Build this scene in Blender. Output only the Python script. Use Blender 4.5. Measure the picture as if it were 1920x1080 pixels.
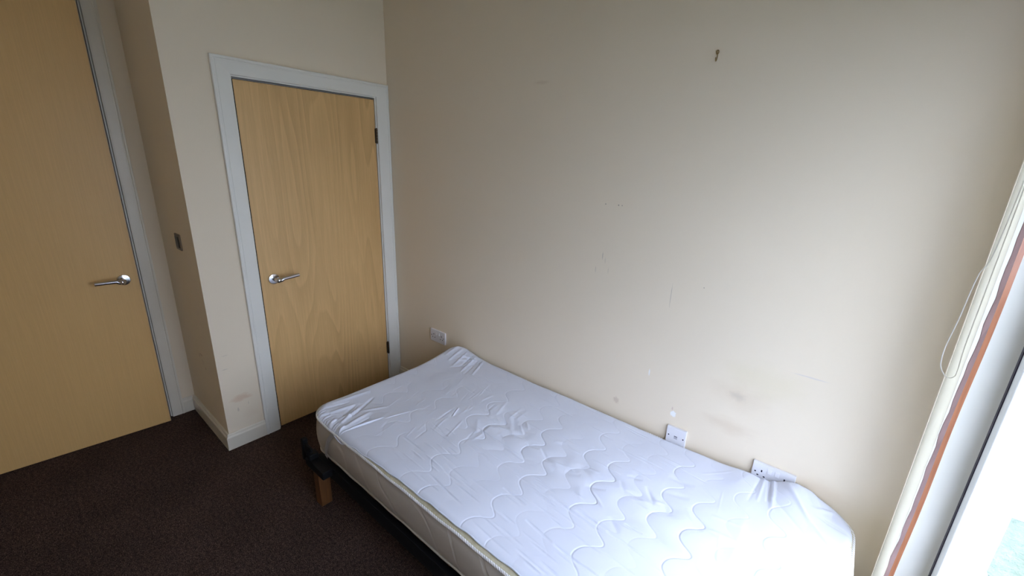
import bpy, bmesh, math, random
import numpy as np
from mathutils import Vector, Matrix
random.seed(4); rng = np.random.default_rng(4)
for o in list(bpy.data.objects): bpy.data.objects.remove(o, do_unlink=True)
sc = bpy.context.scene
COL = sc.collection

# ------------------------------------------------------------ camera
CAM = (2.52103, -1.75426, 1.64059)
YAW, PITCH, ROLL, FPX = 2.253689, -0.291472, 0.0360387, 790.133
fw = Vector((math.cos(PITCH)*math.cos(YAW), math.cos(PITCH)*math.sin(YAW), math.sin(PITCH)))
rt = fw.cross(Vector((0, 0, 1))).normalized(); up = rt.cross(fw)
r2 = rt*math.cos(ROLL)+up*math.sin(ROLL); u2 = -rt*math.sin(ROLL)+up*math.cos(ROLL)
cd = bpy.data.cameras.new('camera'); cam = bpy.data.objects.new('camera', cd); COL.objects.link(cam)
cam.matrix_world = Matrix(((r2.x, u2.x, -fw.x, CAM[0]), (r2.y, u2.y, -fw.y, CAM[1]), (r2.z, u2.z, -fw.z, CAM[2]), (0, 0, 0, 1)))
cd.sensor_width = 36; cd.sensor_fit = 'HORIZONTAL'; cd.lens = FPX/1920*36; cd.clip_start = 0.02
sc.camera = cam

# ------------------------------------------------------------ light
W_STRENGTH = 6.0
w = bpy.data.worlds.new('overcast_sky'); sc.world = w; w.use_nodes = True
nt = w.node_tree; nt.nodes.clear()
out = nt.nodes.new('ShaderNodeOutputWorld'); bg = nt.nodes.new('ShaderNodeBackground')
tc = nt.nodes.new('ShaderNodeTexCoord'); sep = nt.nodes.new('ShaderNodeSeparateXYZ')
ramp = nt.nodes.new('ShaderNodeValToRGB')
ramp.color_ramp.elements[0].position = 0.0; ramp.color_ramp.elements[0].color = (0.52, 0.555, 0.70, 1)
ramp.color_ramp.elements[1].position = 1.0; ramp.color_ramp.elements[1].color = (1.01, 1.085, 1.42, 1)
nt.links.new(tc.outputs['Generated'], sep.inputs[0]); nt.links.new(sep.outputs['Z'], ramp.inputs[0])
nt.links.new(ramp.outputs[0], bg.inputs[0]); bg.inputs[1].default_value = W_STRENGTH
nt.links.new(bg.outputs[0], out.inputs[0])
WY0, WY1, WZ0, WZ1 = -0.0, -1.68, 0.07, 2.12     # window opening
sc.view_settings.view_transform = 'Standard'; sc.view_settings.look = 'None'
sc.view_settings.gamma = 1; sc.view_settings.use_curve_mapping = False
sc.view_settings.exposure = 0.76
try: sc.cycles.max_bounces = 12; sc.cycles.diffuse_bounces = 8
except Exception: pass

# ------------------------------------------------------------ materials
class NT:
    def __init__(s, name, rough=0.5, spec=0.5, metal=0.0):
        s.m = bpy.data.materials.new(name); s.m.use_nodes = True; s.t = s.m.node_tree
        s.b = s.t.nodes['Principled BSDF']; s.o = s.t.nodes['Material Output']
        s.b.inputs['Roughness'].default_value = rough; s.b.inputs['Metallic'].default_value = metal
        s.b.inputs['Specular IOR Level'].default_value = spec
        s._tc = None
    def n(s, kind, **kw):
        q = s.t.nodes.new(kind)
        for k, v in kw.items(): setattr(q, k, v)
        return q
    def link(s, a, b): s.t.links.new(a, b)
    def obj(s, scale=(1, 1, 1), loc=(0, 0, 0), rot=(0, 0, 0)):
        if s._tc is None: s._tc = s.n('ShaderNodeTexCoord')
        mp = s.n('ShaderNodeMapping'); mp.inputs['Scale'].default_value = scale
        mp.inputs['Location'].default_value = loc; mp.inputs['Rotation'].default_value = rot
        s.link(s._tc.outputs['Object'], mp.inputs[0]); return mp.outputs[0]
    def noise(s, vec, scale, detail=3, rough=0.5, dist=0.0):
        q = s.n('ShaderNodeTexNoise'); q.inputs['Scale'].default_value = scale; q.inputs['Detail'].default_value = detail
        q.inputs['Roughness'].default_value = rough; q.inputs['Distortion'].default_value = dist
        s.link(vec, q.inputs['Vector']); return q.outputs[0]
    def ramp(s, fac, stops, interp='LINEAR'):
        q = s.n('ShaderNodeValToRGB'); q.color_ramp.interpolation = interp
        e = q.color_ramp.elements
        while len(e) < len(stops): e.new(0.5)
        for i, (p, c) in enumerate(stops):
            e[i].position = p; e[i].color = (*c, 1) if len(c) == 3 else c
        s.link(fac, q.inputs[0]); return q.outputs[0]
    def mix(s, fac, a, b, mode='MIX'):
        q = s.n('ShaderNodeMix', data_type='RGBA', blend_type=mode)
        for val, i in ((fac, 0), (a, 6), (b, 7)):
            if isinstance(val, (int, float)): q.inputs[i].default_value = val
            elif isinstance(val, tuple): q.inputs[i].default_value = (*val, 1)
            else: s.link(val, q.inputs[i])
        return q.outputs[2]
    def math(s, op, a, b=None, clamp=False):
        q = s.n('ShaderNodeMath', operation=op, use_clamp=clamp)
        for i, v in enumerate((a, b)):
            if v is None: continue
            if isinstance(v, (int, float)): q.inputs[i].default_value = v
            else: s.link(v, q.inputs[i])
        return q.outputs[0]
    def color(s, c):
        if isinstance(c, tuple): s.b.inputs['Base Color'].default_value = (*c, 1)
        else: s.link(c, s.b.inputs['Base Color'])
        return s
    def bump(s, h, strength=0.3, dist=0.01):
        q = s.n('ShaderNodeBump'); q.inputs['Strength'].default_value = strength; q.inputs['Distance'].default_value = dist
        s.link(h, q.inputs['Height']); s.link(q.outputs[0], s.b.inputs['Normal']); return s
    def spot(s, c, r, edge=0.6):
        """0..1 mask of an elliptic mark about world point c with radii r, with a noisy outline"""
        mp = s.obj(scale=tuple(1/k for k in r), loc=tuple(-a/k for a, k in zip(c, r)))
        nz = s.n('ShaderNodeTexNoise'); nz.inputs['Scale'].default_value = 1.7; nz.inputs['Detail'].default_value = 4
        s.link(mp, nz.inputs['Vector'])
        ln = s.n('ShaderNodeVectorMath', operation='LENGTH'); s.link(mp, ln.inputs[0])
        d = s.math('ADD', ln.outputs['Value'], s.math('MULTIPLY', s.math('SUBTRACT', nz.outputs[0], 0.5), 1.1))
        mr = s.n('ShaderNodeMapRange', interpolation_type='SMOOTHSTEP')
        mr.inputs['From Min'].default_value = 1.0; mr.inputs['From Max'].default_value = 1.0-edge
        s.link(d, mr.inputs['Value']); return mr.outputs[0]

def plain(name, c, rough=0.5, spec=0.5, metal=0.0):
    return NT(name, rough, spec, metal).color(c).m

WALL = (0.79, 0.695, 0.555)
def wall_mat(name, marks=()):
    m = NT(name, 0.75, 0.25); v = m.obj()
    c = m.ramp(m.noise(v, 1.3, 4), [(0.3, tuple(k*0.975 for k in WALL)), (0.7, tuple(min(1, k*1.02) for k in WALL))])
    for (p, r, col, amt, edge) in marks:
        c = m.mix(m.math('MULTIPLY', m.spot(p, r, edge), amt), c, col)
    m.color(c); m.bump(m.noise(v, 220, 3), 0.10, 0.002); return m.m
BR = (0.50, 0.37, 0.24); GR = (0.42, 0.37, 0.31); DK = (0.16, 0.13, 0.11); WH = (0.86, 0.87, 0.88)
M_wall = wall_mat('cream_wall_paint')
M_wall_r = wall_mat('cream_wall_paint_long', [
    ((2.29, 0, 0.765), (0.16, 0.2, 0.09), BR, 0.16, 0.9),
    ((2.285, 0, 0.765), (0.045, 0.2, 0.03), GR, 0.32, 0.95),
    ((2.36, 0, 0.86), (0.20, 0.2, 0.10), (0.62, 0.56, 0.33), 0.18, 0.8),
    ((2.27, 0, 0.62), (0.14, 0.2, 0.05), BR, 0.22, 0.9),
    ((2.052, 0, 0.581), (0.014, 0.2, 0.016), WH, 0.95, 0.3),
    ((2.045, 0, 0.606), (0.004, 0.2, 0.010), (0.55, 0.38, 0.33), 0.5, 0.5),
    ((1.778, 0, 0.537), (0.020, 0.2, 0.022), (0.45, 0.33, 0.25), 0.35, 0.6),
    ((1.92, 0, 0.74), (0.0035, 0.2, 0.02), WH, 0.8, 0.4),
    ((1.965, 0, 1.115), (0.0018, 0.2, 0.065), GR, 0.6, 0.5),
    ((1.63, 0, 1.235), (0.003, 0.2, 0.022), GR, 0.55, 0.5),
    ((1.645, 0, 1.215), (0.002, 0.2, 0.018), GR, 0.45, 0.5),
    ((1.665, 0, 1.17), (0.002, 0.2, 0.018), GR, 0.35, 0.5),
    ((1.60, 0, 1.165), (0.003, 0.2, 0.02), GR, 0.35, 0.5),
    ((1.683, 0, 1.472), (0.004, 0.2, 0.004), DK, 0.6, 0.4),
    ((1.70, 0, 1.472), (0.003, 0.2, 0.003), DK, 0.6, 0.4),
    ((1.62, 0, 1.472), (0.0035, 0.2, 0.0035), DK, 0.6, 0.4),
    ((2.09, 0, 1.18), (0.003, 0.2, 0.003), DK, 0.5, 0.4),
    ((2.50, 0, 0.93), (0.07, 0.2, 0.004), (0.55, 0.52, 0.55), 0.45, 0.7),
    ((1.23, 0, 2.0), (0.06, 0.2, 0.012), BR, 0.25, 0.8),
    ((2.62, 0, 0.5), (0.12, 0.2, 0.06), (0.62, 0.42, 0.28), 0.14, 0.9)])
M_wall_f = wall_mat('cream_wall_paint_cupboard', [
    ((0, -1.075, 0.292), (0.2, 0.068, 0.027), (0.62, 0.38, 0.24), 0.42, 0.7),
    ((0, -1.10, 0.225), (0.2, 0.006, 0.016), GR, 0.45, 0.6),
    ((0, -1.045, 0.245), (0.2, 0.004, 0.012), GR, 0.3, 0.6),
    ((0, -1.04, 0.18), (0.2, 0.05, 0.05), (0.72, 0.60, 0.46), 0.3, 0.8),
    ((0, -1.13, 0.49), (0.2, 0.02, 0.003), GR, 0.4, 0.6),
    ((0, -1.12, 0.57), (0.2, 0.02, 0.003), GR, 0.3, 0.6)])
M_wall_s = wall_mat('cream_wall_paint_recess', [
    ((-0.26, -1.167, 0.505), (0.032, 0.2, 0.010), (0.42, 0.32, 0.25), 0.5, 0.6),
    ((-0.30, -1.167, 0.49), (0.012, 0.2, 0.02), (0.42, 0.32, 0.25), 0.45, 0.6),
    ((-0.25, -1.167, 0.46), (0.035, 0.2, 0.03), (0.62, 0.54, 0.46), 0.3, 0.7),
    ((-0.22, -1.167, 0.43), (0.01, 0.2, 0.012), (0.42, 0.32, 0.25), 0.4, 0.6)])
M_ceil = plain('matt_white_ceiling', (0.80, 0.77, 0.70), 0.8)
gl = NT('white_gloss_paint', 0.32, 0.5); gv = gl.obj()
gl.color(gl.ramp(gl.noise(gv, 3, 3), [(0.3, (0.75, 0.745, 0.70)), (0.7, (0.80, 0.795, 0.75))])); M_gloss = gl.m
sk = NT('skirting_gloss_paint', 0.35, 0.5); sv = sk.obj()
sk.color(sk.ramp(sk.noise(sv, 4, 4), [(0.3, (0.68, 0.63, 0.53)), (0.7, (0.75, 0.71, 0.62))])); M_skirt = sk.m

cp = NT('dark_brown_carpet', 0.98, 0.05); v = cp.obj()
n1 = cp.noise(v, 260, 3, 0.7); n2 = cp.noise(v, 3.5, 4, 0.55); n3 = cp.noise(v, 75, 3, 0.6)
c = cp.ramp(n1, [(0.35, (0.027, 0.017, 0.014)), (0.52, (0.080, 0.053, 0.044)), (0.68, (0.25, 0.178, 0.145))])
c = cp.mix(0.7, c, cp.ramp(n3, [(0.35, (0.45, 0.45, 0.45)), (0.65, (1.35, 1.3, 1.3))]), 'MULTIPLY')
c = cp.mix(0.6, c, cp.ramp(n2, [(0.3, (0.7, 0.7, 0.7)), (0.7, (1.15, 1.12, 1.12))]), 'MULTIPLY')
cp.color(c); cp.bump(cp.math('ADD', n1, n3), 0.9, 0.01)
M_carpet = cp.m

def wood_mat(name, base, dark, light, seed, amp=1.0, straight=0.35, freq=26):
    """flat sliced veneer: vertical cathedral figure on the y-z face"""
    m = NT(name, 0.42, 0.4)
    warp = m.noise(m.obj((1, 2.3, 0.20), (seed, seed*0.7, 0)), 1.6, 2, 0.45)
    v = m.obj((1, 1, 0.05), (seed, 0, 0))
    sx = m.n('ShaderNodeSeparateXYZ'); m.link(v, sx.inputs[0])
    # rings: contour lines of a slow noise stretched along the height
    rings = m.math('FRACT', m.math('MULTIPLY', m.math('ADD', warp, m.math('MULTIPLY', sx.outputs['Y'], straight)), freq))
    line = m.ramp(rings, [(0.0, (0, 0, 0)), (0.10, (1, 1, 1)), (0.75, (0.35, 0.35, 0.35)), (1.0, (0, 0, 0))])
    fine = m.noise(m.obj((1, 60, 1.2), (seed, 0, 0)), 3.0, 4, 0.6)
    fleck = m.noise(m.obj((1, 190, 7), (0, seed, 0)), 2.0, 2, 0.5)
    mask = m.noise(m.obj((1, 1.2, 0.25), (0, seed*2, 1)), 2.2, 2)
    amt = m.math('MULTIPLY', line, m.ramp(mask, [(0.42, (0.25, 0.25, 0.25)), (0.62, (1, 1, 1))]))
    c = m.mix(m.math('MULTIPLY', amt, 0.75*amp), base, dark)
    c = m.mix(m.ramp(fine, [(0.40, (0.30, 0.30, 0.30)), (0.62, (0, 0, 0))]), c, dark)
    c = m.mix(m.ramp(fleck, [(0.55, (0, 0, 0)), (0.75, (0.35, 0.35, 0.35))]), c, light)
    m.color(c); m.bump(fleck, 0.06, 0.001); return m.m
M_wood2 = wood_mat('oak_laminate', (0.72, 0.465, 0.205), (0.52, 0.32, 0.13), (0.78, 0.53, 0.26), 3.1, 1.0, 0.35, 17)
M_wood1 = wood_mat('maple_laminate', (0.66, 0.42, 0.165), (0.54, 0.335, 0.13), (0.68, 0.45, 0.22), 7.7, 0.22, 1.2, 22)
M_gap_shade = plain('black_gap_shade', (0.01, 0.008, 0.007), 0.8)  # near-black, stands in for the shade in the gap round the leaf
M_lip = plain('lipping_wood', (0.48, 0.38, 0.25), 0.5)
M_chrome = plain('polished_chrome', (0.62, 0.62, 0.65), 0.16, 0.5, 1.0)
M_hinge = plain('aged_bronze_hinge', (0.10, 0.075, 0.05), 0.4, 0.5, 0.8)
M_brass = plain('dull_brass', (0.30, 0.20, 0.08), 0.4, 0.5, 0.8)
M_void = plain('dark_hole', (0.012, 0.012, 0.02), 0.8, 0.1)
M_plas = plain('white_plastic', (0.74, 0.74, 0.78), 0.3)
M_upvc = plain('white_upvc', (0.80, 0.84, 0.90), 0.25)
M_gask = plain('black_rubber_gasket', (0.015, 0.01, 0.03), 0.6)
M_black = plain('black_painted_metal', (0.005, 0.005, 0.006), 0.6, 0.2)
M_swm = plain('brushed_steel_plate', (0.20, 0.16, 0.12), 0.35, 0.5, 0.9)
M_swb = plain('black_rocker', (0.012, 0.010, 0.010), 0.35)
M_legw = NT('stained_pine', 0.5)
M_legw.color(M_legw.ramp(M_legw.noise(M_legw.obj((40, 40, 3)), 2, 3), [(0.3, (0.085, 0.034, 0.009)), (0.7, (0.15, 0.060, 0.016))])); M_legw = M_legw.m
bt = NT('varnished_timber', 0.18, 0.6)
bt.color(bt.ramp(bt.noise(bt.obj((60, 60, 4)), 2, 3), [(0.3, (0.19, 0.062, 0.028)), (0.7, (0.26, 0.095, 0.044))])); M_batten = bt.m

# mattress cover / protector cloth
tk = NT('mattress_ticking', 0.85, 0.2); v = tk.obj((1, 1, 1))
vor = tk.n('ShaderNodeTexWave', wave_type='BANDS', bands_direction='DIAGONAL'); vor.inputs['Scale'].default_value = 3.2
vor.inputs['Distortion'].default_value = 5.0; vor.inputs['Detail'].default_value = 1; vor.inputs['Detail Scale'].default_value = 1.2
tk.link(v, vor.inputs['Vector'])
ln = tk.ramp(vor.outputs['Fac'], [(0.0, (0, 0, 0)), (0.06, (1, 1, 1))])
c = tk.mix(ln, (0.52, 0.47, 0.42), (0.46, 0.41, 0.36))
c = tk.mix(tk.ramp(tk.noise(v, 12, 4), [(0.4, (0, 0, 0)), (0.7, (0.35, 0.35, 0.35))]), c, (0.55, 0.50, 0.42))
tk.color(c); tk.bump(tk.math('ADD', ln, tk.math('MULTIPLY', tk.noise(v, 900, 2), 0.3)), 0.35, 0.003); M_tick = tk.m
tt = NT('mattress_top_ticking', 0.85, 0.2); v = tt.obj()
tt.color(tt.ramp(tt.noise(v, 60, 3), [(0.3, (0.48, 0.44, 0.30)), (0.7, (0.62, 0.57, 0.42))])); M_ticktop = tt.m
cl = NT('white_quilted_cotton', 0.75, 0.25); v = cl.obj()
cl.color(cl.ramp(cl.noise(v, 9, 3), [(0.3, (0.655, 0.69, 0.80)), (0.7, (0.68, 0.715, 0.82))]))
cl.bump(cl.noise(v, 700, 2), 0.08, 0.001); M_cloth = cl.m
rp = NT('white_braided_cord', 0.7, 0.3)
wv = rp.n('ShaderNodeTexWave', wave_type='BANDS', bands_direction='DIAGONAL'); wv.inputs['Scale'].default_value = 60
rp.link(rp.obj(), wv.inputs['Vector'])
rp.color(rp.ramp(wv.outputs['Fac'], [(0.2, (0.62, 0.60, 0.58)), (0.6, (0.85, 0.85, 0.86))])); rp.bump(wv.outputs['Fac'], 0.6, 0.002); M_rope = rp.m
lt = NT('cream_translucent_fabric', 0.8, 0.1); lt.color((0.82, 0.79, 0.70))
tr = lt.n('ShaderNodeBsdfTranslucent'); tr.inputs[0].default_value = (0.80, 0.76, 0.66, 1)
mx = lt.n('ShaderNodeMixShader'); mx.inputs[0].default_value = 0.35
lt.link(lt.b.outputs[0], mx.inputs[1]); lt.link(tr.outputs[0], mx.inputs[2]); lt.link(mx.outputs[0], lt.o.inputs[0]); M_louvre = lt.m
gs = NT('clear_glass', 0.0); g1 = gs.n('ShaderNodeBsdfGlossy'); g1.inputs['Roughness'].default_value = 0.02
t1 = gs.n('ShaderNodeBsdfTransparent'); t1.inputs[0].default_value = (0.95, 0.98, 0.97, 1)
m1 = gs.n('ShaderNodeMixShader'); m1.inputs[0].default_value = 0.07; gs.link(t1.outputs[0], m1.inputs[1]); gs.link(g1.outputs[0], m1.inputs[2])
gs.link(m1.outputs[0], gs.o.inputs[0]); M_glass = gs.m
gr = NT('lawn_grass', 0.9, 0.1); v = gr.obj()
gr.color(gr.ramp(gr.noise(v, 18, 5, 0.7), [(0.3, (0.10, 0.135, 0.10)), (0.7, (0.17, 0.205, 0.16))])); gr.bump(gr.noise(v, 60, 3), 0.8, 0.05); M_grass = gr.m
pv = NT('pale_concrete_slab', 0.8, 0.2); pv.color(pv.ramp(pv.noise(pv.obj(), 14, 4), [(0.3, (0.40, 0.40, 0.41)), (0.7, (0.52, 0.52, 0.53))])); M_pave = pv.m

# ------------------------------------------------------------ mesh helpers
def box(bm, x0, x1, y0, y1, z0, z1, bev=0.0, seg=2):
    r = bmesh.ops.create_cube(bm, size=1)
    vs = r['verts']
    for q in vs:
        q.co = Vector((x0+(q.co.x+.5)*(x1-x0), y0+(q.co.y+.5)*(y1-y0), z0+(q.co.z+.5)*(z1-z0)))
    if bev > 0:
        es = list({e for q in vs for e in q.link_edges})
        bmesh.ops.bevel(bm, geom=es, offset=bev, segments=seg, affect='EDGES', profile=0.5)
    return bm
def B(*a, **k): return box(bmesh.new(), *a, **k)
def prism(bm, poly, axis, a0, a1):
    """extrude a closed 2-D polygon along an axis; poly in the two other axes, in xyz order"""
    def P(p, a):
        q = list(p); q.insert('xyz'.index(axis), a); return Vector(q)
    v0 = [bm.verts.new(P(p, a0)) for p in poly]; v1 = [bm.verts.new(P(p, a1)) for p in poly]
    n = len(poly)
    for i in range(n): bm.faces.new((v0[i], v0[(i+1) % n], v1[(i+1) % n], v1[i]))
    bm.faces.new(v0[::-1]); bm.faces.new(v1); bmesh.ops.recalc_face_normals(bm, faces=bm.faces[:]); return bm
def tube(bm, pts, r, n=16, closed=False, rs=None):
    pts = [Vector(p) for p in pts]; N = len(pts); rings = []
    prev = None
    for i, p in enumerate(pts):
        if closed: t = (pts[(i+1) % N]-pts[i-1]).normalized()
        else: t = (pts[min(i+1, N-1)]-pts[max(i-1, 0)]).normalized()
        if prev is None:
            a = Vector((0, 0, 1)) if abs(t.z) < 0.9 else Vector((0, 1, 0)); s = t.cross(a).normalized()
        else: s = (prev-t*prev.dot(t)).normalized()
        prev = s; u = t.cross(s); rr = rs[i] if rs else r
        rings.append([bm.verts.new(p+(s*math.cos(2*math.pi*k/n)+u*math.sin(2*math.pi*k/n))*rr) for k in range(n)])
    for i in range(N if closed else N-1):
        a, b = rings[i], rings[(i+1) % N]
        for k in range(n): bm.faces.new((a[k], a[(k+1) % n], b[(k+1) % n], b[k]))
    if not closed: bm.faces.new(rings[0][::-1]); bm.faces.new(rings[-1])
    bmesh.ops.recalc_face_normals(bm, faces=bm.faces[:]); return bm
def smooth_path(pts, k=8):
    P = [Vector(p) for p in pts]; P = [P[0]*2-P[1]]+P+[P[-1]*2-P[-2]]; o = []
    for i in range(1, len(P)-2):
        for j in range(k):
            t = j/k; a, b, c, d = P[i-1:i+3]
            o.append(0.5*((2*b)+(c-a)*t+(2*a-5*b+4*c-d)*t*t+(3*b-a-3*c+d)*t**3))
    o.append(P[-2]); return o
def link(name, bm, mat, parent=None, loc=(0, 0, 0), smooth=False, angle=40):
    """mesh object; vertices given in world space, or in the parent's space when parent is a rotated thing"""
    me = bpy.data.meshes.new(name); bm.normal_update(); bm.to_mesh(me); bm.free(); me.materials.append(mat)
    o = bpy.data.objects.new(name, me); COL.objects.link(o); o.location = loc
    if parent is not None: o.parent = parent
    if smooth:
        for p in me.polygons: p.use_smooth = True
        try: me.set_sharp_from_angle(angle=math.radians(angle))
        except Exception: pass
    return o
def at(bm, base):
    bmesh.ops.translate(bm, vec=-Vector(base), verts=bm.verts[:]); return bm
def empty(name, loc, rz=0):
    o = bpy.data.objects.new(name, None); o.empty_display_size = 0.1; COL.objects.link(o); o.location = loc; o.rotation_euler = (0, 0, rz); return o
def tag(o, label, cat, group=None):
    o['label'] = label; o['category'] = cat
    if group: o['group'] = group
    return o
def S(o): o['kind'] = 'structure'; return o

# ------------------------------------------------------------ room shell
H = 2.70; D = -0.622; C = -1.167; XW = 2.83; YB = -3.0
DA0, DA1, DT = -0.097, -0.8935, 1.993      # cupboard door opening
S(link('floor', B(-1.75, 3.05, -3.1, 0.1, -0.1, 0.0), M_carpet))
S(link('ceiling', B(-1.75, 3.2, -3.1, 0.1, H, H+0.1), M_ceil))
S(link('wall_right', B(-1.75, 3.028, 0.0, 0.12, 0, H), M_wall_r))
# wall with the cupboard door
bm = bmesh.new()
LN = 0.028                                    # door lining thickness
box(bm, -0.10, 0, C, DA1-LN, 0, H); box(bm, -0.10, 0, DA0+LN, 0.0, 0, H); box(bm, -0.10, 0, DA1-LN, DA0+LN, DT+LN, H)
S(link('wall_left', bm, M_wall_f))
S(link('wall_recess', B(D-0.12, -0.10, C, C+0.09, 0, H), M_wall_s))
# wall behind the recess with the entrance opening
E0, E1, ET = -1.306, -2.098, 2.42
bm = bmesh.new()
box(bm, D-0.12, D, E0+LN, C, 0, H); box(bm, D-0.12, D, YB, E1-LN, 0, H); box(bm, D-0.12, D, E1-LN, E0+LN, ET+LN, H)
box(bm, D-0.12, D, C+0.09, 0.0, 0, H)
S(link('wall_entrance', bm, M_wall))
S(link('wall_back', B(-1.75, 3.2, YB-0.1, YB, 0, H), M_wall))
S(link('wall_hall', B(-1.75, -1.65, YB, 0, 0, H), M_wall))
bm = bmesh.new()
box(bm, XW, 3.08, WY1, YB, 0, H); box(bm, XW, 3.08, 0, WY1, WZ1, H); box(bm, XW, 3.08, 0, WY1, 0, WZ0)
S(link('wall_window', bm, M_wall))

# skirting boards: moulded top
def skirt_prof(t=0.016, h=0.098):
    return [(0, 0), (t, 0), (t, h-0.022), (t-0.003, h-0.016), (t-0.006, h-0.013), (t-0.007, h-0.004), (t-0.010, h), (0, h)]
pr = skirt_prof()
# cupboard wall: from the outer corner to the architrave (profile x-z along y), mitred on the return
def skirting(name, bm): return S(link(name, bm, M_skirt))
def mitre_corner():
    bm = bmesh.new(); n = len(pr)
    A = [bm.verts.new((p, -0.975, z)) for p, z in pr]
    Bv = [bm.verts.new((p, C-p, z)) for p, z in pr]
    Cc = [bm.verts.new((D, C-p, z)) for p, z in pr]
    for a, b in ((A, Bv), (Bv, Cc)):
        for i in range(n): bm.faces.new((a[i], a[(i+1) % n], b[(i+1) % n], b[i]))
    bm.faces.new(A); bm.faces.new(Cc[::-1]); bmesh.ops.recalc_face_normals(bm, faces=bm.faces[:]); return bm
skirting('baseboard_left', mitre_corner())
skirting('baseboard_entrance', prism(bmesh.new(), [(D+p, z) for p, z in pr], 'y', C-0.017, -1.237))
skirting('baseboard_right', prism(bmesh.new(), [(-p, z) for p, z in pr], 'x', 0.0, 2.90))
skirting('baseboard_back', prism(bmesh.new(), [(YB+p, z) for p, z in pr], 'x', D, XW))

# architraves: profile (distance from inner edge, height off the wall)
AW = 0.0785
aprof = [(0, 0), (0, 0.011), (0.003, 0.014), (0.012, 0.0150), (0.058, 0.0165), (0.060, 0.0150), (0.064, 0.0150), (0.067, 0.0185), (AW-0.003, 0.0185), (AW, 0.0165), (AW, 0)]
def architrave(xw, yl, yr, zt, right_w=AW):
    """U-shaped mitred casing on a wall plane x=xw, opening yl<yr up to zt"""
    bm = bmesh.new(); n = len(aprof); f = right_w/AW
    cols = []
    cols.append([bm.verts.new((xw+h, yl-d, 0)) for d, h in aprof])
    cols.append([bm.verts.new((xw+h, yl-d, zt+d)) for d, h in aprof])
    cols.append([bm.verts.new((xw+h, yr+d*f, zt+d)) for d, h in aprof])
    cols.append([bm.verts.new((xw+h, yr+d*f, 0)) for d, h in aprof])
    for a, b in zip(cols, cols[1:]):
        for i in range(n): bm.faces.new((a[i], a[(i+1) % n], b[(i+1) % n], b[i]))
    bm.faces.new(cols[0]); bm.faces.new(cols[-1][::-1]); bmesh.ops.recalc_face_normals(bm, faces=bm.faces[:]); return bm
def lining(x0, x1, yl, yr, zt):
    bm = bmesh.new()
    box(bm, x0, x1, yl-LN, yl, 0, zt+LN); box(bm, x0, x1, yr, yr+LN, 0, zt+LN); box(bm, x0, x1, yl, yr, zt, zt+LN)
    xs = x1-0.047                                # stops behind the leaf
    box(bm, xs-0.03, xs, yl, yl+0.012, 0, zt); box(bm, xs-0.03, xs, yr-0.012, yr, 0, zt); box(bm, xs-0.03, xs, yl+0.012, yr-0.012, zt-0.012, zt)
    return bm
t1 = S(link('trim_1', architrave(0, DA1-0.006, DA0+0.006, DT+0.006, 0.0885), M_gloss))
S(link('trim_2', lining(-0.10, 0.0, DA1, DA0, DT), M_gloss))
S(link('trim_3', architrave(D, E1-0.006, E0+0.006, ET+0.006, 0.063), M_skirt))
S(link('trim_4', lining(D-0.12, D, E1, E0, ET), M_skirt))

# ------------------------------------------------------------ door furniture
def lever_set(parent, y, z, s, outer='door_handle'):
    """rose + lever in the door's own space; face plane x=0, lever runs to s*y"""
    hd = empty(outer, (0, y, z)); hd.parent = parent
    bm = bmesh.new(); tube(bm, [(0, 0, 0), (0.006, 0, 0), (0.0085, 0, 0), (0.0095, 0, 0)], 0.026, 40, rs=[0.0295, 0.0295, 0.028, 0.024])
    link('rose', bm, M_chrome, hd, smooth=True)
    bm = bmesh.new()
    pts = [(0.008, 0, 0), (0.030, 0, 0), (0.044, s*0.004, -0.002), (0.054, s*0.016, -0.003), (0.057, s*0.028, 0.003), (0.057, s*0.036, 0.006), (0.057, s*0.118, 0.014 if s > 0 else 0.006)]
    tube(bm, smooth_path(pts, 6), 0.0105, 20, rs=None)
    link('lever', bm, M_chrome, hd, smooth=True, angle=50)
    # flattened oval knuckle where neck turns into the bar
    bm = bmesh.new(); bmesh.ops.create_uvsphere(bm, u_segments=24, v_segments=14, radius=1)
    bmesh.ops.scale(bm, vec=(0.0125, 0.017, 0.0145), verts=bm.verts[:])
    bmesh.ops.rotate(bm, matrix=Matrix.Rotation(s*math.radians(35), 3, 'X'), verts=bm.verts[:], cent=(0, 0, 0))
    bmesh.ops.translate(bm, vec=(0.049, s*0.010, -0.002), verts=bm.verts[:])
    link('knuckle', bm, M_chrome, hd, smooth=True, angle=70)
    return hd
def hinge(parent, y, z):
    bm = bmesh.new(); h = 0.088
    for k in range(5):
        a = z-h/2+k*h/5+0.0006; tube(bm, [(0.006, y, a), (0.006, y, a+h/5-0.0012)], 0.0058, 14)
    for e in (z-h/2-0.004, z+h/2): tube(bm, [(0.006, y, e), (0.006, y, e+0.004)], 0.0042, 10)
    box(bm, -0.004, 0.0012, y-0.010, y+0.009, z-h/2, z+h/2)
    return link('hinge', bm, M_hinge, parent, smooth=True)

# door 2: cupboard door. own space: origin at the foot of its hinge edge
d2 = S(link('door_2', B(-0.042, -0.002, -0.787, 0.0, 0.008, 1.982, bev=0.001, seg=1), M_wood2, loc=(0, -0.1015, 0.0)))
link('gap_shade', B(-0.040, -0.0028, -0.7892, -0.7871, 0.01, 1.9842), M_gap_shade, d2); link('gap_shade', B(-0.040, -0.0028, -0.7871, 0.0, 1.9821, 1.9842), M_gap_shade, d2)  # black strips along leaf edges paint the shade in the door gap
lever_set(d2, -0.7195, 0.950, 1)
hinge(d2, 0.0045, 1.768); hinge(d2, 0.0045, 0.282)
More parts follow.
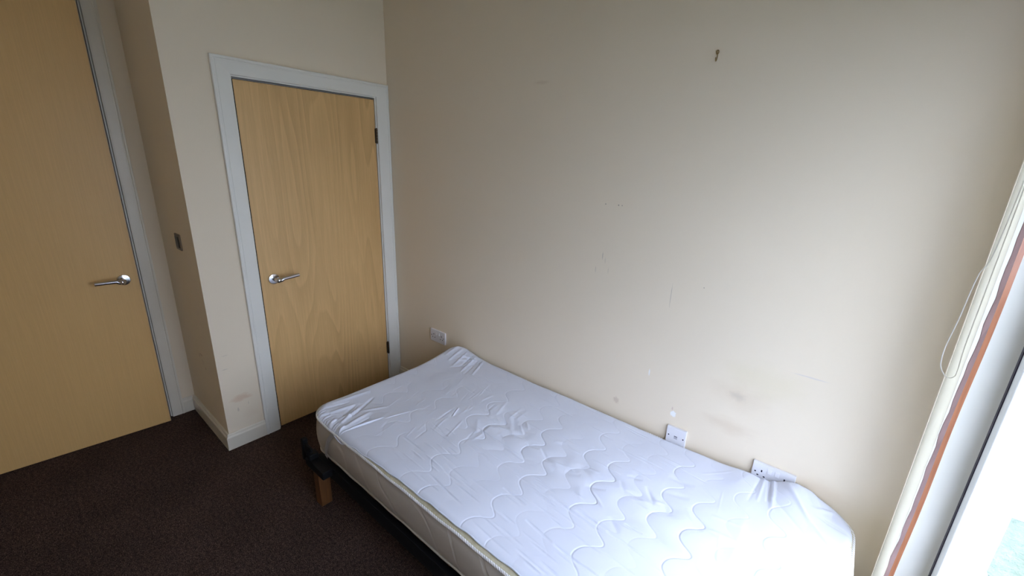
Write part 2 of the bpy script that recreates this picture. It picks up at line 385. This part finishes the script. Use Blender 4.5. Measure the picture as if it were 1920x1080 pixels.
# scuffs near the lower hinge
bm = bmesh.new()
for a, b, r in ((-0.062, 0.300, 0.0022), (-0.050, 0.305, 0.0018), (-0.068, 0.289, 0.0015), (-0.055, 0.292, 0.002), (-0.247, 0.262, 0.003)):
    tube(bm, [(-0.0021, a, b), (-0.0016, a, b)], r, 8)
link('scuff_mark', bm, plain('grey_scuff', (0.25, 0.19, 0.13), 0.8), d2)

# door 1: entrance door, standing slightly ajar
d1 = S(link('door_1', B(-0.044, 0.0, 0.0, 0.762, 0.008, 2.405, bev=0.0008, seg=1), M_wood1, loc=(-0.618, -2.0815, 0.0)))
d1.rotation_euler = (0, 0, -math.radians(5.0))
link('edge_lipping', B(-0.0435, -0.0005, 0.7622, 0.7645, 0.009, 2.404), M_lip, d1)
lever_set(d1, 0.700, 0.938, -1)
link('latch_plate', B(-0.034, -0.008, 0.7645, 0.7652, 0.90, 0.975), M_hinge, d1)

# ------------------------------------------------------------ window, lawn outside
wn = S(empty('window_1', (2.97, -0.02, 0)))
def wp(name, bm, mat): return link(name, at(bm, (2.97, -0.02, 0)), mat, wn)
bm = bmesh.new()
fx0, fx1 = 2.952, 3.027
box(bm, fx0, fx1, -0.045, -0.0, WZ0, WZ1, bev=0.003); box(bm, fx0, fx1, WY1, WY1+0.045, WZ0, WZ1, bev=0.003)
box(bm, fx0, fx1, WY1+0.045, -0.045, WZ0, WZ0+0.05, bev=0.003); box(bm, fx0, fx1, WY1+0.045, -0.045, WZ1-0.05, WZ1, bev=0.003)
wp('window_frame', bm, M_upvc)
yA, yB_ = -0.052, WY1+0.052; za, zb = WZ0+0.055, WZ1-0.055; sx0, sx1 = 2.934, 3.022
bm = bmesh.new()
for y0, y1 in ((yA-0.052, yA), (yB_, yB_+0.075), (-0.745, -0.67)): box(bm, sx0, sx1, y0, y1, za, zb, bev=0.004)
for z0, z1 in ((za, za+0.075), (zb-0.075, zb)):
    box(bm, sx0, sx1, yB_+0.075, -0.745, z0, z1, bev=0.004); box(bm, sx0, sx1, -0.67, yA-0.052, z0, z1, bev=0.004)
wp('sash', bm, M_upvc)
bm = bmesh.new()
box(bm, 2.9325, 2.952, -0.052, -0.045, za, zb); box(bm, 2.9315, 2.9345, -0.060, -0.046, za, zb)
wp('gasket', bm, M_gask)
bm = bmesh.new()
for y0, y1 in ((-0.67, yA-0.052), (yB_+0.075, -0.745)):
    box(bm, 2.998, 3.002, y0, y1, za+0.075, zb-0.075)
wp('pane', bm, M_glass)
S(link('lawn', B(3.3, 12, -8, 1.40, -0.35, -0.10), M_grass))
S(link('trim_5', B(3.08, 12, 1.40, 1.50, -0.35, -0.06, bev=0.01), M_upvc))
S(link('patio', B(3.05, 14, 1.50, 14, -0.35, -0.10), M_pave))
S(link('trim_6', B(3.08, 3.3, -8, 1.40, -0.35, -0.09), M_pave))
S(link('trim_7', B(2.836, 2.951, -0.006, 0.0, WZ0, WZ1, bev=0.001), M_gloss))  # white board added over the reveal wall so it looks strongly lit

# ------------------------------------------------------------ bed
X0, X1, Y0, Y1 = 0.682, 2.725, -0.990, -0.022        # mattress plan
ZT, ZB = 0.462, 0.262
def outline(off, rc=0.09, n=10, ns=40):
    """rounded rectangle, offset inwards by off"""
    r = max(rc-off, 0.004); x0, x1, y0, y1 = X0+off, X1-off, Y0+off, Y1-off; o = []
    cs = [((x1-r, y1-r), 0), ((x0+r, y1-r), 90), ((x0+r, y0+r), 180), ((x1-r, y0+r), 270)]
    for i, ((cx, cy), a) in enumerate(cs):
        for k in range(n+1):
            t = math.radians(a+90*k/n); o.append((cx+r*math.cos(t), cy+r*math.sin(t)))
        nx, ny = cs[(i+1) % 4][0]; b = math.radians(cs[(i+1) % 4][1])
        p0 = o[-1]; p1 = (nx+r*math.cos(b), ny+r*math.sin(b))
        for k in range(1, ns): o.append((p0[0]+(p1[0]-p0[0])*k/ns, p0[1]+(p1[1]-p0[1])*k/ns))
    return o
def ztop_mod(x, y):
    """gentle lie of the mattress top"""
    x = np.asarray(x, float); y = np.asarray(y, float)
    cx = np.clip((x-X0)/(X1-X0), 0, 1); cy = np.clip((y-Y0)/(Y1-Y0), 0, 1)
    z = 0.036*np.exp(-((cx)/0.085)**2)*np.exp(-((cy-1)/0.20)**2)+0.014*np.exp(-(cx/0.05)**2)*np.exp(-((cy)/0.15)**2)+0.008*np.exp(-(cx/0.05)**2)
    z = z+0.052*np.exp(-((x-2.545)/0.075)**2)*np.exp(-((cy-1)/0.12)**2)+0.010*np.exp(-((x-2.64)/0.08)**2)*np.exp(-((cy-1)/0.2)**2)+0.014*np.exp(-((x-2.38)/0.06)**2)*np.exp(-((cy-1)/0.15)**2)
    z = z-0.010*np.exp(-((cx-0.45)/0.28)**2)*np.exp(-((cy-0.55)/0.35)**2)
    return z
prof = [(0.46, ZT-0.012), (0.35, ZT-0.012), (0.25, ZT-0.012), (0.12, ZT-0.009), (0.05, ZT-0.003), (0.022, ZT-0.004), (0.008, ZT-0.008), (0.000, ZT-0.014), (0.001, ZT-0.020),
        (-0.007, ZT-0.040), (-0.011, ZT-0.070), (-0.012, ZT-0.100), (-0.010, ZT-0.130), (-0.005, ZT-0.160), (0.002, ZB+0.026), (0.003, ZB+0.018), (0.006, ZB+0.010), (0.016, ZB+0.003), (0.04, ZB), (0.2, ZB), (0.40, ZB)]
bm = bmesh.new(); rings = []
for off, z in prof:
    pts = outline(off, n=12, ns=60); ring = []
    for i, (x, y) in enumerate(pts):
        zz = z+(float(ztop_mod(x, y)) if z > ZT-0.03 else 0)
        k = math.sin(x*9.0)*math.sin((z-ZB)*20)*0.0025 if off < 0.0 else 0
        ring.append(bm.verts.new((x, y+(k if y < -0.5 else 0), zz)))
    rings.append(ring)
for a, b in zip(rings, rings[1:]):
    n = len(a)
    for k in range(n): bm.faces.new((a[k], a[(k+1) % n], b[(k+1) % n], b[k]))
bm.faces.new(rings[0][::-1]); bm.faces.new(rings[-1]); bmesh.ops.recalc_face_normals(bm, faces=bm.faces[:])
MB = (1.71, -0.506, 0.262)
mat_o = link('mattress', at(bm, MB), M_tick, loc=MB, smooth=True, angle=60)
mat_o.data.materials.append(M_ticktop)
for p in mat_o.data.polygons:
    if p.center.z+MB[2] > ZT-0.012: p.material_index = 1
tag(mat_o, 'pale beige quilted single mattress with corded edges, lying on the black bed frame', 'mattress')
def ring_tube(off, z, r):
    pts = [(x, y, z+(float(ztop_mod(x, y)) if z > 0.4 else 0)+0.0015*math.sin(x*23)+0.001*math.sin(x*41+1)) for x, y in outline(off, n=12, ns=60)]
    return tube(bmesh.new(), pts, r, 10, closed=True)
link('edge_cord', at(ring_tube(-0.002, ZT-0.017, 0.0052), MB), M_rope, mat_o, smooth=True, angle=80)
link('edge_cord', at(ring_tube(0.001, ZB+0.020, 0.0045), MB), plain('cream_edge_tape', (0.46, 0.42, 0.35), 0.7), mat_o, smooth=True, angle=80)

# protector: cloth laid over the top and rolled over the edges
RC, RR = 0.09, 0.030
def lay(P, Q, h):
    """plan coordinates of the flat cloth -> position on the mattress, lifted by h"""
    x0, x1, y0, y1 = X0+RC, X1-RC, Y0+RC, Y1-RC
    nx = np.clip(P, x0, x1); ny = np.clip(Q, y0, y1); dx = P-nx; dy = Q-ny
    d = np.hypot(dx, dy); sd = np.where(d < 1e-9, 1, d); ux = dx/sd; uy = dy/sd
    flat = RC-RR; a = np.clip((d-flat)/RR, 0, math.pi/2); down = np.clip(d-flat-RR*math.pi/2, 0, None)
    rad = np.where(d < flat, d, flat+RR*np.sin(a)); zz = ZT-RR*(1-np.cos(a))-down
    nz = np.cos(a); nr = np.sin(a)
    X = nx+ux*(rad+nr*h); Y = ny+uy*(rad+nr*h); Z = zz+nz*h
    Z = Z+ztop_mod(np.clip(X, X0, X1), np.clip(Y, Y0, Y1))
    return X, Y, Z
NX, NY = 1000, 480
U = np.linspace(0, 1, NX)[:, None]*np.ones((1, NY)); V = np.linspace(0, 1, NY)[None, :]*np.ones((NX, 1))
def interp(x, xs, ys): return np.interp(x, xs, ys)
ex = X0+(X1-X0)*U
# front hem (towards the room): drops at the far corner, then sits just inside the top edge
qf = interp(ex, [0.68, 0.78, 0.88, 0.93, 0.965, 1.0, 1.06, 1.20, 1.30, 1.6, 2.0, 2.3, 2.5, 2.62, 2.73],
            [-0.985, -0.992, -0.992, -1.000, -1.010, -0.996, -0.987, -0.981, -0.976, -0.974, -0.974, -0.974, -0.985, -1.03, -1.06])
qf = qf-0.002+0.0012*np.sin(ex*38)+0.0008*np.sin(ex*71+1)
qb = Y1+0.055+0.004*np.sin(ex*17)
Q = qf+(qb-qf)*V
ey = Y0+(Y1-Y0)*V
pl_ = interp(ey, [Y0, -0.93, -0.85, -0.6, -0.3, Y1], [0.672, 0.665, 0.658, 0.662, 0.658, 0.652])+0.003*np.sin(ey*40)
prr = interp(ey, [Y0, -0.8, -0.3, Y1], [2.83, 2.84, 2.85, 2.86])+0.006*np.sin(ey*30)
P = pl_+(prr-pl_)*U
# height field of the cloth: quilting, creases, folds (metres)
h = np.full(P.shape, 0.0045)
def seg_dist(P, Q, a, b):
    ax, ay = a; bx, by = b; L2 = (bx-ax)**2+(by-ay)**2
    t = np.clip(((P-ax)*(bx-ax)+(Q-ay)*(by-ay))/L2, 0, 1)
    return np.hypot(P-ax-t*(bx-ax), Q-ay-t*(by-ay)), t
# meandering stitch lines running across the bed, one every 11 cm
xx = P+0.010*np.sin(Q*5.0+1.0)
ph = 2*math.pi*(Q+0.349)/0.1485
mea = -0.029*np.cos(ph-0.42*np.sin(ph)+0.25)
s_ = (xx-1.732-mea)/0.1115; fr_ = s_-np.round(s_)
slope = np.gradient(mea, axis=1)/np.gradient(Q, axis=1)
dist = np.abs(fr_)*0.1115/np.sqrt(1+slope**2)
vis = (0.25+0.75*np.clip(np.sin(np.round(s_)*2.3+Q*6)*0.7+0.5, 0, 1))*np.clip(0.75+(P-0.9)*0.6, 0.75, 1)
puck = np.exp(-((Q+0.47-(P-1.7)*0.02)/0.13)**2)*np.clip((P-1.15)/0.25, 0, 1)*np.clip((2.45-P)/0.2, 0, 1)
h -= 0.0021*0.75*np.exp(-(dist/0.0020)**2)*vis*(1+1.0*puck)
h += 0.0012*(1-np.exp(-(dist/0.020)**2))*(0.45+1.5*puck)
def crease(a, b, wd, ht, asym=0.0):
    """a soft fold along a-b, tapered to nothing at both ends"""
    global h
    x0, x1 = min(a[0], b[0])-4*wd, max(a[0], b[0])+4*wd; y0, y1 = min(a[1], b[1])-4*wd, max(a[1], b[1])+4*wd
    m = (P > x0) & (P < x1) & (Q > y0) & (Q < y1)
    if not m.any(): return
    d, t = seg_dist(P[m], Q[m], a, b); L = math.hypot(b[0]-a[0], b[1]-a[1])
    cr = ((P[m]-a[0])*(b[1]-a[1])-(Q[m]-a[1])*(b[0]-a[0]))/L
    tap = np.sin(math.pi*np.clip(t, 0.0, 1))**0.6
    h[m] += ht*tap*(np.exp(-(d/wd)**2)-asym*np.exp(-((cr-1.4*wd)/wd)**2)*(d < 3*wd))
# long taut creases along the bed
for a, b in [((1.845, -.66), (2.072, -.678)), ((1.846, -.803), (1.968, -.821)), ((1.974, -.822), (2.099, -.834)), ((1.956, -.650), (2.042, -.655)),
             ((2.111, -.591), (2.177, -.593)), ((2.08, -.664), (2.255, -.673)), ((1.691, -.742), (1.808, -.755))]:
    crease(a, b, 0.0028, -0.0030, -0.6)
r_ = random.Random(11)
for i in range(120):
    zone = r_.random()
    if zone < 0.62: x = r_.uniform(1.15, 2.2); y = r_.uniform(-0.95, -0.60)
    elif zone < 0.9: x = r_.uniform(0.95, 2.1); y = r_.uniform(-0.36, -0.05)
    else: x = r_.uniform(1.3, 2.2); y = r_.uniform(-0.6, -0.36)
    L = r_.uniform(0.05, 0.20); sl = r_.uniform(-0.11, -0.04)
    crease((x, y), (x+L, y+L*sl), r_.uniform(0.0019, 0.0030), r_.choice((-1, 1, -1))*r_.uniform(0.0008, 0.0021), -0.5)
# far front corner: fan of folds to the pocket
fc = (0.955, -0.985)
crease((0.945, -0.985), (0.985, -0.78), 0.0045, 0.006, 0.3); crease((0.99, -0.80), (1.03, -0.67), 0.004, 0.003)
for a, b, wd, ht in [((0.93, -0.98), (0.90, -0.80), 0.010, 0.006), ((0.90, -0.98), (0.83, -0.82), 0.008, 0.006), ((0.86, -0.97), (0.79, -0.80), 0.007, -0.005),
                     ((0.95, -0.97), (0.94, -0.83), 0.006, -0.004), ((0.84, -0.97), (0.86, -0.88), 0.007, 0.004), ((0.78, -0.95), (0.80, -0.80), 0.009, 0.005),
                     ((0.74, -0.95), (0.76, -0.83), 0.006, -0.004), ((0.88, -0.90), (0.80, -0.72), 0.007, -0.005), ((0.80, -0.93), (0.90, -0.86), 0.006, 0.004),
                     ((0.72, -0.90), (0.74, -0.70), 0.010, 0.004), ((0.86, -0.84), (0.92, -0.72), 0.008, 0.003)]:
    crease(a, b, wd, ht)
for k in range(14):
    t = k/13; crease((0.74+0.20*t, -0.99), (0.74+0.19*t+r_.uniform(-.02, .02), -0.945), 0.005, r_.choice((-1, 1))*0.003)
# far wall corner
for a, b, wd, ht in [((0.80, -0.05), (0.84, -0.22), 0.007, 0.005), ((0.84, -0.04), (0.88, -0.20), 0.006, -0.004), ((0.87, -0.05), (0.92, -0.23), 0.007, 0.005), ((0.76, -0.06), (0.78, -0.20), 0.008, 0.004),
                     ((0.90, -0.06), (0.96, -0.24), 0.007, -0.004), ((0.93, -0.05), (1.00, -0.22), 0.007, 0.005), ((0.72, -0.05), (0.73, -0.18), 0.009, 0.004),
                     ((0.88, -0.06), (0.78, -0.13), 0.006, 0.004), ((0.92, -0.06), (0.80, -0.17), 0.007, 0.004), ((0.94, -0.09), (0.84, -0.24), 0.007, -0.004)]:
    crease(a, b, wd, ht)
# centre of the far half: soft diagonal wrinkles
for i in range(26):
    x = r_.uniform(1.05, 1.45); y = r_.uniform(-0.62, -0.25); L = r_.uniform(0.06, 0.14)
    crease((x, y), (x+L*0.10*r_.uniform(-1, 3), y-L), r_.uniform(0.004, 0.009), r_.choice((-1, 1))*r_.uniform(0.0006, 0.0018))
crease((1.18, -0.49), (1.21, -0.56), 0.004, 0.005, 0.6)
for i in range(34):
    x = r_.uniform(0.80, 1.25); y = r_.uniform(-0.80, -0.15); L = r_.uniform(0.05, 0.12)
    crease((x, y), (x+L*r_.uniform(0.1, 0.5), y-L), r_.uniform(0.0025, 0.006), r_.choice((-1, 1))*r_.uniform(0.0005, 0.0014))
# puckers down the middle
for i in range(60):
    x = r_.uniform(1.3, 2.35); y = -0.47+0.02*(x-1.7)+r_.gauss(0, 0.08); L = r_.uniform(0.05, 0.11); a = r_.uniform(-0.9, 0.5)
    crease((x, y), (x+L*math.cos(a), y+L*math.sin(a)), r_.uniform(0.006, 0.013), r_.choice((-1, 1))*r_.uniform(0.0010, 0.0024))
# gather behind the double socket and folds of the near wall corner
for a, b, wd, ht in [((2.452, 0.01), (2.470, -0.16), 0.006, -0.009), ((2.440, 0.01), (2.440, -0.18), 0.006, 0.006), ((2.465, 0.01), (2.490, -0.20), 0.008, 0.008),
                     ((2.430, 0.01), (2.415, -0.20), 0.005, -0.004), ((2.410, -0.01), (2.35, -0.15), 0.009, 0.0016), ((2.48, -0.0), (2.62, -0.20), 0.008, 0.006),
                     ((2.50, -0.05), (2.70, -0.27), 0.007, 0.007), ((2.47, -0.12), (2.60, -0.24), 0.006, -0.004), ((2.60, -0.11), (2.67, -0.06), 0.007, 0.006),
                     ((2.55, -0.02), (2.60, -0.10), 0.012, -0.006), ((2.60, -0.12), (2.72, -0.13), 0.010, -0.006), ((2.58, -0.02), (2.63, -0.09), 0.010, 0.006),
                     ((2.66, -0.05), (2.66, -0.12), 0.004, -0.002), ((2.58, -0.36), (2.64, -0.43), 0.004, -0.003), ((2.64, -0.43), (2.67, -0.52), 0.004, -0.003),
                     ((2.33, -0.20), (2.345, -0.34), 0.004, 0.0014), ((2.37, -0.40), (2.40, -0.56), 0.004, 0.0010), ((2.24, -0.16), (2.34, -0.06), 0.004, 0.002),
                     ((2.42, -0.24), (2.43, -0.55), 0.012, 0.0018)]:
    crease(a, b, wd, ht*0.55)
# broad undulation
h += 0.0012*np.sin(P*9+Q*7)+0.0010*np.sin(P*17-Q*11+1)
h = np.maximum(h, 0.0012)
X, Y, Z = lay(P, Q, h)
Y = np.minimum(Y, -0.0015)
PB = (1.71, -0.506, 0.462)
verts = np.stack([X-PB[0], Y-PB[1], Z-PB[2]], -1).reshape(-1, 3)
idx = np.arange(NX*NY).reshape(NX, NY)
faces = np.stack([idx[:-1, :-1], idx[1:, :-1], idx[1:, 1:], idx[:-1, 1:]], -1).reshape(-1, 4)
me = bpy.data.meshes.new('mattress_protector')
me.vertices.add(len(verts)); me.vertices.foreach_set('co', verts.astype(np.float32).ravel())
me.loops.add(faces.size); me.loops.foreach_set('vertex_index', faces.astype(np.int32).ravel())
me.polygons.add(len(faces)); me.polygons.foreach_set('loop_start', np.arange(0, faces.size, 4, dtype=np.int32))
me.polygons.foreach_set('use_smooth', np.ones(len(faces), dtype=bool))
me.update(calc_edges=True); me.validate(); me.materials.append(M_cloth)
prot = bpy.data.objects.new('mattress_protector', me); COL.objects.link(prot); prot.location = PB
tag(prot, 'crumpled white quilted protector with wavy stitching, spread over the mattress top', 'mattress protector')
# bound hem, following the rim of the cloth
rim = [(i, 0) for i in range(0, NX, 6)]+[(NX-1, j) for j in range(0, NY, 6)]+[(i, NY-1) for i in range(NX-1, -1, -6)]+[(0, j) for j in range(NY-1, 0, -6)]
pts = [(X[i, j]-PB[0], Y[i, j]-PB[1], Z[i, j]-PB[2]) for i, j in rim]
pts = [p for k, p in enumerate(pts) if k == 0 or (Vector(p)-Vector(pts[k-1])).length > 1e-4]
link('hem_binding', tube(bmesh.new(), pts, 0.0026, 8, closed=True), M_cloth, prot, smooth=True, angle=80)
# elastic strap across the far front corner
st = bmesh.new()
sp = [(0.905, -1.000, 0.446), (0.870, -1.006, 0.40), (0.842, -1.0065, 0.34), (0.825, -1.001, 0.285), (0.822, -0.990, 0.258)]
wv_ = 0.011
row = []
for p in sp:
    row.append((st.verts.new((p[0]-wv_, p[1], p[2]+wv_*0.35)), st.verts.new((p[0]+wv_, p[1], p[2]-wv_*0.35))))
for a, b in zip(row, row[1:]): st.faces.new((a[0], a[1], b[1], b[0]))
bmesh.ops.solidify(st, geom=st.faces[:], thickness=0.0012)
link('elastic_strap', at(st, PB), plain('grey_white_elastic', (0.62, 0.60, 0.60), 0.7), prot)

# black bed frame on timber legs
FB = (1.71, -0.506, 0.0)
fb = empty('bed_frame', FB); tag(fb, 'low black metal single bed frame on dark wooden legs, under the mattress', 'bed frame')
def fp(name, bm, mat, parent=fb, **k): return link(name, at(bm, FB), mat, parent, **k)
def rail(y0, y1, inner):
    bm = bmesh.new(); box(bm, 0.712, 2.713, y0, y1, 0.168, 0.236, bev=0.004)
    box(bm, 0.72, 2.71, *( (y1, y1+0.03) if inner > 0 else (y0-0.03, y0)), 0.230, 0.2365)
    return bm
fp('side_rail', rail(-0.996, -0.960, 1), M_black); fp('side_rail', rail(-0.058, -0.034, -1), M_black)
fp('end_rail', B(0.712, 0.735, -0.955, -0.058, 0.185, 0.252, bev=0.004), M_black)
fp('end_rail', B(2.690, 2.713, -0.955, -0.058, 0.185, 0.252, bev=0.004), M_black)
for y in (-0.995, -0.075):
    bm = bmesh.new()
    box(bm, 0.640, 0.715, y-0.030 if y < -.5 else y, y-0.018 if y < -.5 else y+0.012, 0.235, 0.285 if y < -.5 else 0.258, bev=0.003)
    box(bm, 0.628, 0.652, y-0.036 if y < -.5 else y-0.01, y-0.010 if y < -.5 else y+0.02, 0.19, 0.305, bev=0.004)
    box(bm, 0.690, 0.860, y-0.048 if y < -.5 else y+0.02, y+0.0 if y < -.5 else y+0.045, 0.196, 0.236, bev=0.004)
    box(bm, 0.690, 0.735, y-0.044 if y < -.5 else y-0.01, y-0.0 if y < -.5 else y+0.03, 0.200, 0.262, bev=0.004)
    tube(bm, [(0.630, y-0.02, 0.265), (0.618, y-0.02, 0.265)], 0.011, 12)
    fp('headboard_bracket', bm, M_black)
for x in (0.742, 2.61):
    for y in (-1.035, -0.090):
        bm = bmesh.new(); box(bm, x, x+0.055, y, y+0.055, 0.0, 0.196, bev=0.004)
        fp('leg', bm, M_legw)
for k in range(12):
    x = 0.80+k*0.156; fp('slat', B(x, x+0.062, -0.972, -0.063, 0.2375, 0.2612, bev=0.002), M_legw)

# ------------------------------------------------------------ sockets on the long wall (wall plane y=0)
def screw(bm, x, z, y): tube(bm, [(x, y+0.002, z), (x, y-0.0006, z)], 0.0032, 12)
def double_socket(x, ztop, label):
    t = empty('double_socket', (x+0.073, 0, ztop-0.043)); base = (x+0.073, 0, ztop-0.043)
    tag(t, label, 'socket', 'double power sockets')
    L = lambda n, bm, m, **k: link(n, at(bm, base), m, t, **k)
    z0 = ztop-0.086
    L('face_plate', B(x, x+0.146, -0.0125, 0, z0, ztop, bev=0.002), M_plas)
    for cx in (x+0.034, x+0.112):
        bm = bmesh.new(); zz = z0+0.040
        box(bm, cx-0.0025, cx+0.0025, -0.0129, -0.011, zz+0.008, zz+0.017)
        box(bm, cx-0.0145, cx-0.0080, -0.0129, -0.011, zz-0.012, zz-0.007); box(bm, cx+0.0080, cx+0.0145, -0.0129, -0.011, zz-0.012, zz-0.007)
        L('pin_holes', bm, M_void)
    for cx in (x+0.060, x+0.086):
        bm = B(cx-0.0075, cx+0.0075, -0.0165, -0.011, z0+0.052, z0+0.074, bev=0.0015)
        for q in bm.verts:
            if q.co.z > z0+0.063 and q.co.y < -0.013: q.co.y += 0.0025
        L('rocker_switch', bm, M_plas)
    for cx in (x+0.0125, x+0.1335):
        bm = bmesh.new(); screw(bm, cx, z0+0.043, -0.0125); L('screw', bm, M_void)
    return t
double_socket(0.394, 0.5246, 'white double power socket on the wall behind the far end of the bed')
double_socket(2.389, 0.5246, 'white double power socket half hidden behind the near end of the bed, nearest the window')
base = (2.082, 0, 0.4816); t = empty('telephone_socket', base)
tag(t, 'small square white telephone socket with two screws, on the wall just above the bed', 'socket')
L = lambda n, bm, m, **k: link(n, at(bm, base), m, t, **k)
L('face_plate', B(2.039, 2.125, -0.0125, 0, 0.4386, 0.5246, bev=0.002), M_plas)
bm = bmesh.new(); box(bm, 2.074, 2.089, -0.0128, -0.011, 0.470, 0.4835); L('jack_shutter', bm, plain('grey_shutter', (0.45, 0.45, 0.50), 0.4))
L('jack_slot', B(2.0745, 2.0885, -0.0131, -0.012, 0.482, 0.4845), M_void)
for cx in (2.050, 2.114):
    bm = bmesh.new(); screw(bm, cx, 0.4816, -0.0125); L('screw', bm, M_void)

# light switch on the recess wall (wall plane y = C)
sx, sz = -0.262, 1.168; base = (sx, C, sz); t = empty('light_switch', base)
tag(t, 'small dark light switch in a steel plate on the recess wall between the doors', 'light switch')
L = lambda n, bm, m, **k: link(n, at(bm, base), m, t, **k)
L('face_plate', B(sx-0.043, sx+0.043, C-0.007, C, sz-0.043, sz+0.043, bev=0.0015), M_swm)
L('rocker', B(sx-0.026, sx+0.026, C-0.011, C-0.006, sz-0.030, sz+0.030, bev=0.002), M_swb)

# picture hook
hb = (2.001, 0, 2.027); t = empty('picture_hook', hb); tag(t, 'tiny brass picture hook nailed high on the empty long wall', 'hook')
bm = bmesh.new()
tube(bm, smooth_path([(0, -0.001, 0.010), (0.001, -0.0015, -0.004), (0, -0.003, -0.013), (0, -0.009, -0.018), (0, -0.014, -0.013), (0, -0.014, -0.007)], 5), 0.0016, 8)
link('hook', bm, M_brass, t, smooth=True)
bm = bmesh.new(); tube(bm, [(0, -0.0005, 0.004), (0, -0.013, 0.012)], 0.0012, 8); tube(bm, [(0, -0.0125, 0.0117), (0, -0.014, 0.0126)], 0.0028, 10)
pts = [(0.0045*math.cos(a), -0.0025, 0.012+0.0065*math.sin(a)) for a in np.linspace(0, 2*math.pi, 17)[:-1]]
tube(bm, pts, 0.0014, 8, closed=True)
link('nail', bm, M_brass, t, smooth=True)

# ------------------------------------------------------------ blind and timber batten at the window
VB = (2.81, -0.1, 2.18); vb = empty('vertical_blind', VB)
tag(vb, 'cream vertical fabric blind drawn back beside the window, with a looped white cord', 'blind')
L = lambda n, bm, m, **k: link(n, at(bm, VB), m, vb, **k)
L('headrail', B(2.79, 2.83, -1.7, -0.012, 2.165, 2.20, bev=0.003), M_upvc)
def louvre(xa, ya, xb, yb, z0=0.10):
    bm = bmesh.new(); n = 14; rows = []
    for z in np.linspace(z0, 2.165, 12):
        rows.append([bm.verts.new((xa+(xb-xa)*k/n-0.003*math.sin(math.pi*k/n), ya+(yb-ya)*k/n, z)) for k in range(n+1)])
    for a, b in zip(rows, rows[1:]):
        for k in range(n): bm.faces.new((a[k], a[k+1], b[k+1], b[k]))
    bmesh.ops.solidify(bm, geom=bm.faces[:], thickness=0.0008); return bm
L('louvre', louvre(2.8175, -0.002, 2.8120, -0.190), M_louvre, smooth=True)
cord = [(2.808, -0.15, 2.165), (2.806, -0.15, 1.80), (2.799, -0.15, 1.472), (2.785, -0.15, 1.393), (2.779, -0.15, 1.272), (2.773, -0.15, 1.191), (2.775, -0.15, 1.143), (2.783, -0.15, 1.119), (2.797, -0.15, 1.104),
        (2.808, -0.15, 1.110), (2.811, -0.15, 1.13), (2.808, -0.15, 1.20), (2.808, -0.15, 1.30), (2.808, -0.15, 1.7), (2.808, -0.15, 2.165)]
L('cord', tube(bmesh.new(), smooth_path(cord, 8), 0.0012, 8), plain('white_cord', (0.80, 0.78, 0.74), 0.6), smooth=True)
bm = bmesh.new(); rows = []
for z in np.linspace(0.0, 2.165, 30):
    cx = 2.807+0.013*z/1.5+0.0012*math.sin(z*11); a = 0.5
    rows.append([bm.verts.new((cx+dx*math.cos(a)-dy*math.sin(a), -0.2+dx*math.sin(a)+dy*math.cos(a), z)) for dx, dy in ((0, 0), (0.0, -0.012), (0.014, -0.012), (0.014, 0))])
for a, b in zip(rows, rows[1:]):
    for k in range(4): bm.faces.new((a[k], a[(k+1) % 4], b[(k+1) % 4], b[k]))
bm.faces.new(rows[0][::-1]); bm.faces.new(rows[-1]); bmesh.ops.recalc_face_normals(bm, faces=bm.faces[:])
o = link('timber_batten', bm, M_batten)
bm = bmesh.new(); rows = []
for z in np.linspace(0.0, 2.165, 60):
    cx = 2.807+0.013*z/1.5+0.0012*math.sin(z*11); j = 0.0012*math.sin(z*57)+0.0008*math.sin(z*131)
    rows.append([bm.verts.new(p) for p in ((cx-0.003+j, -0.207, z), (cx-0.002+j, -0.2085, z), (cx+0.006, -0.2125, z), (cx+0.006, -0.2105, z))])
for a, b in zip(rows, rows[1:]):
    for k in range(4): bm.faces.new((a[k], a[(k+1) % 4], b[(k+1) % 4], b[k]))
bmesh.ops.recalc_face_normals(bm, faces=bm.faces[:])
link('edge_tape', bm, plain('dusty_pink_brown', (0.42, 0.28, 0.26), 0.7), o)
tag(o, 'narrow varnished orange-brown timber strip standing beside the cream blind at the window', 'batten')
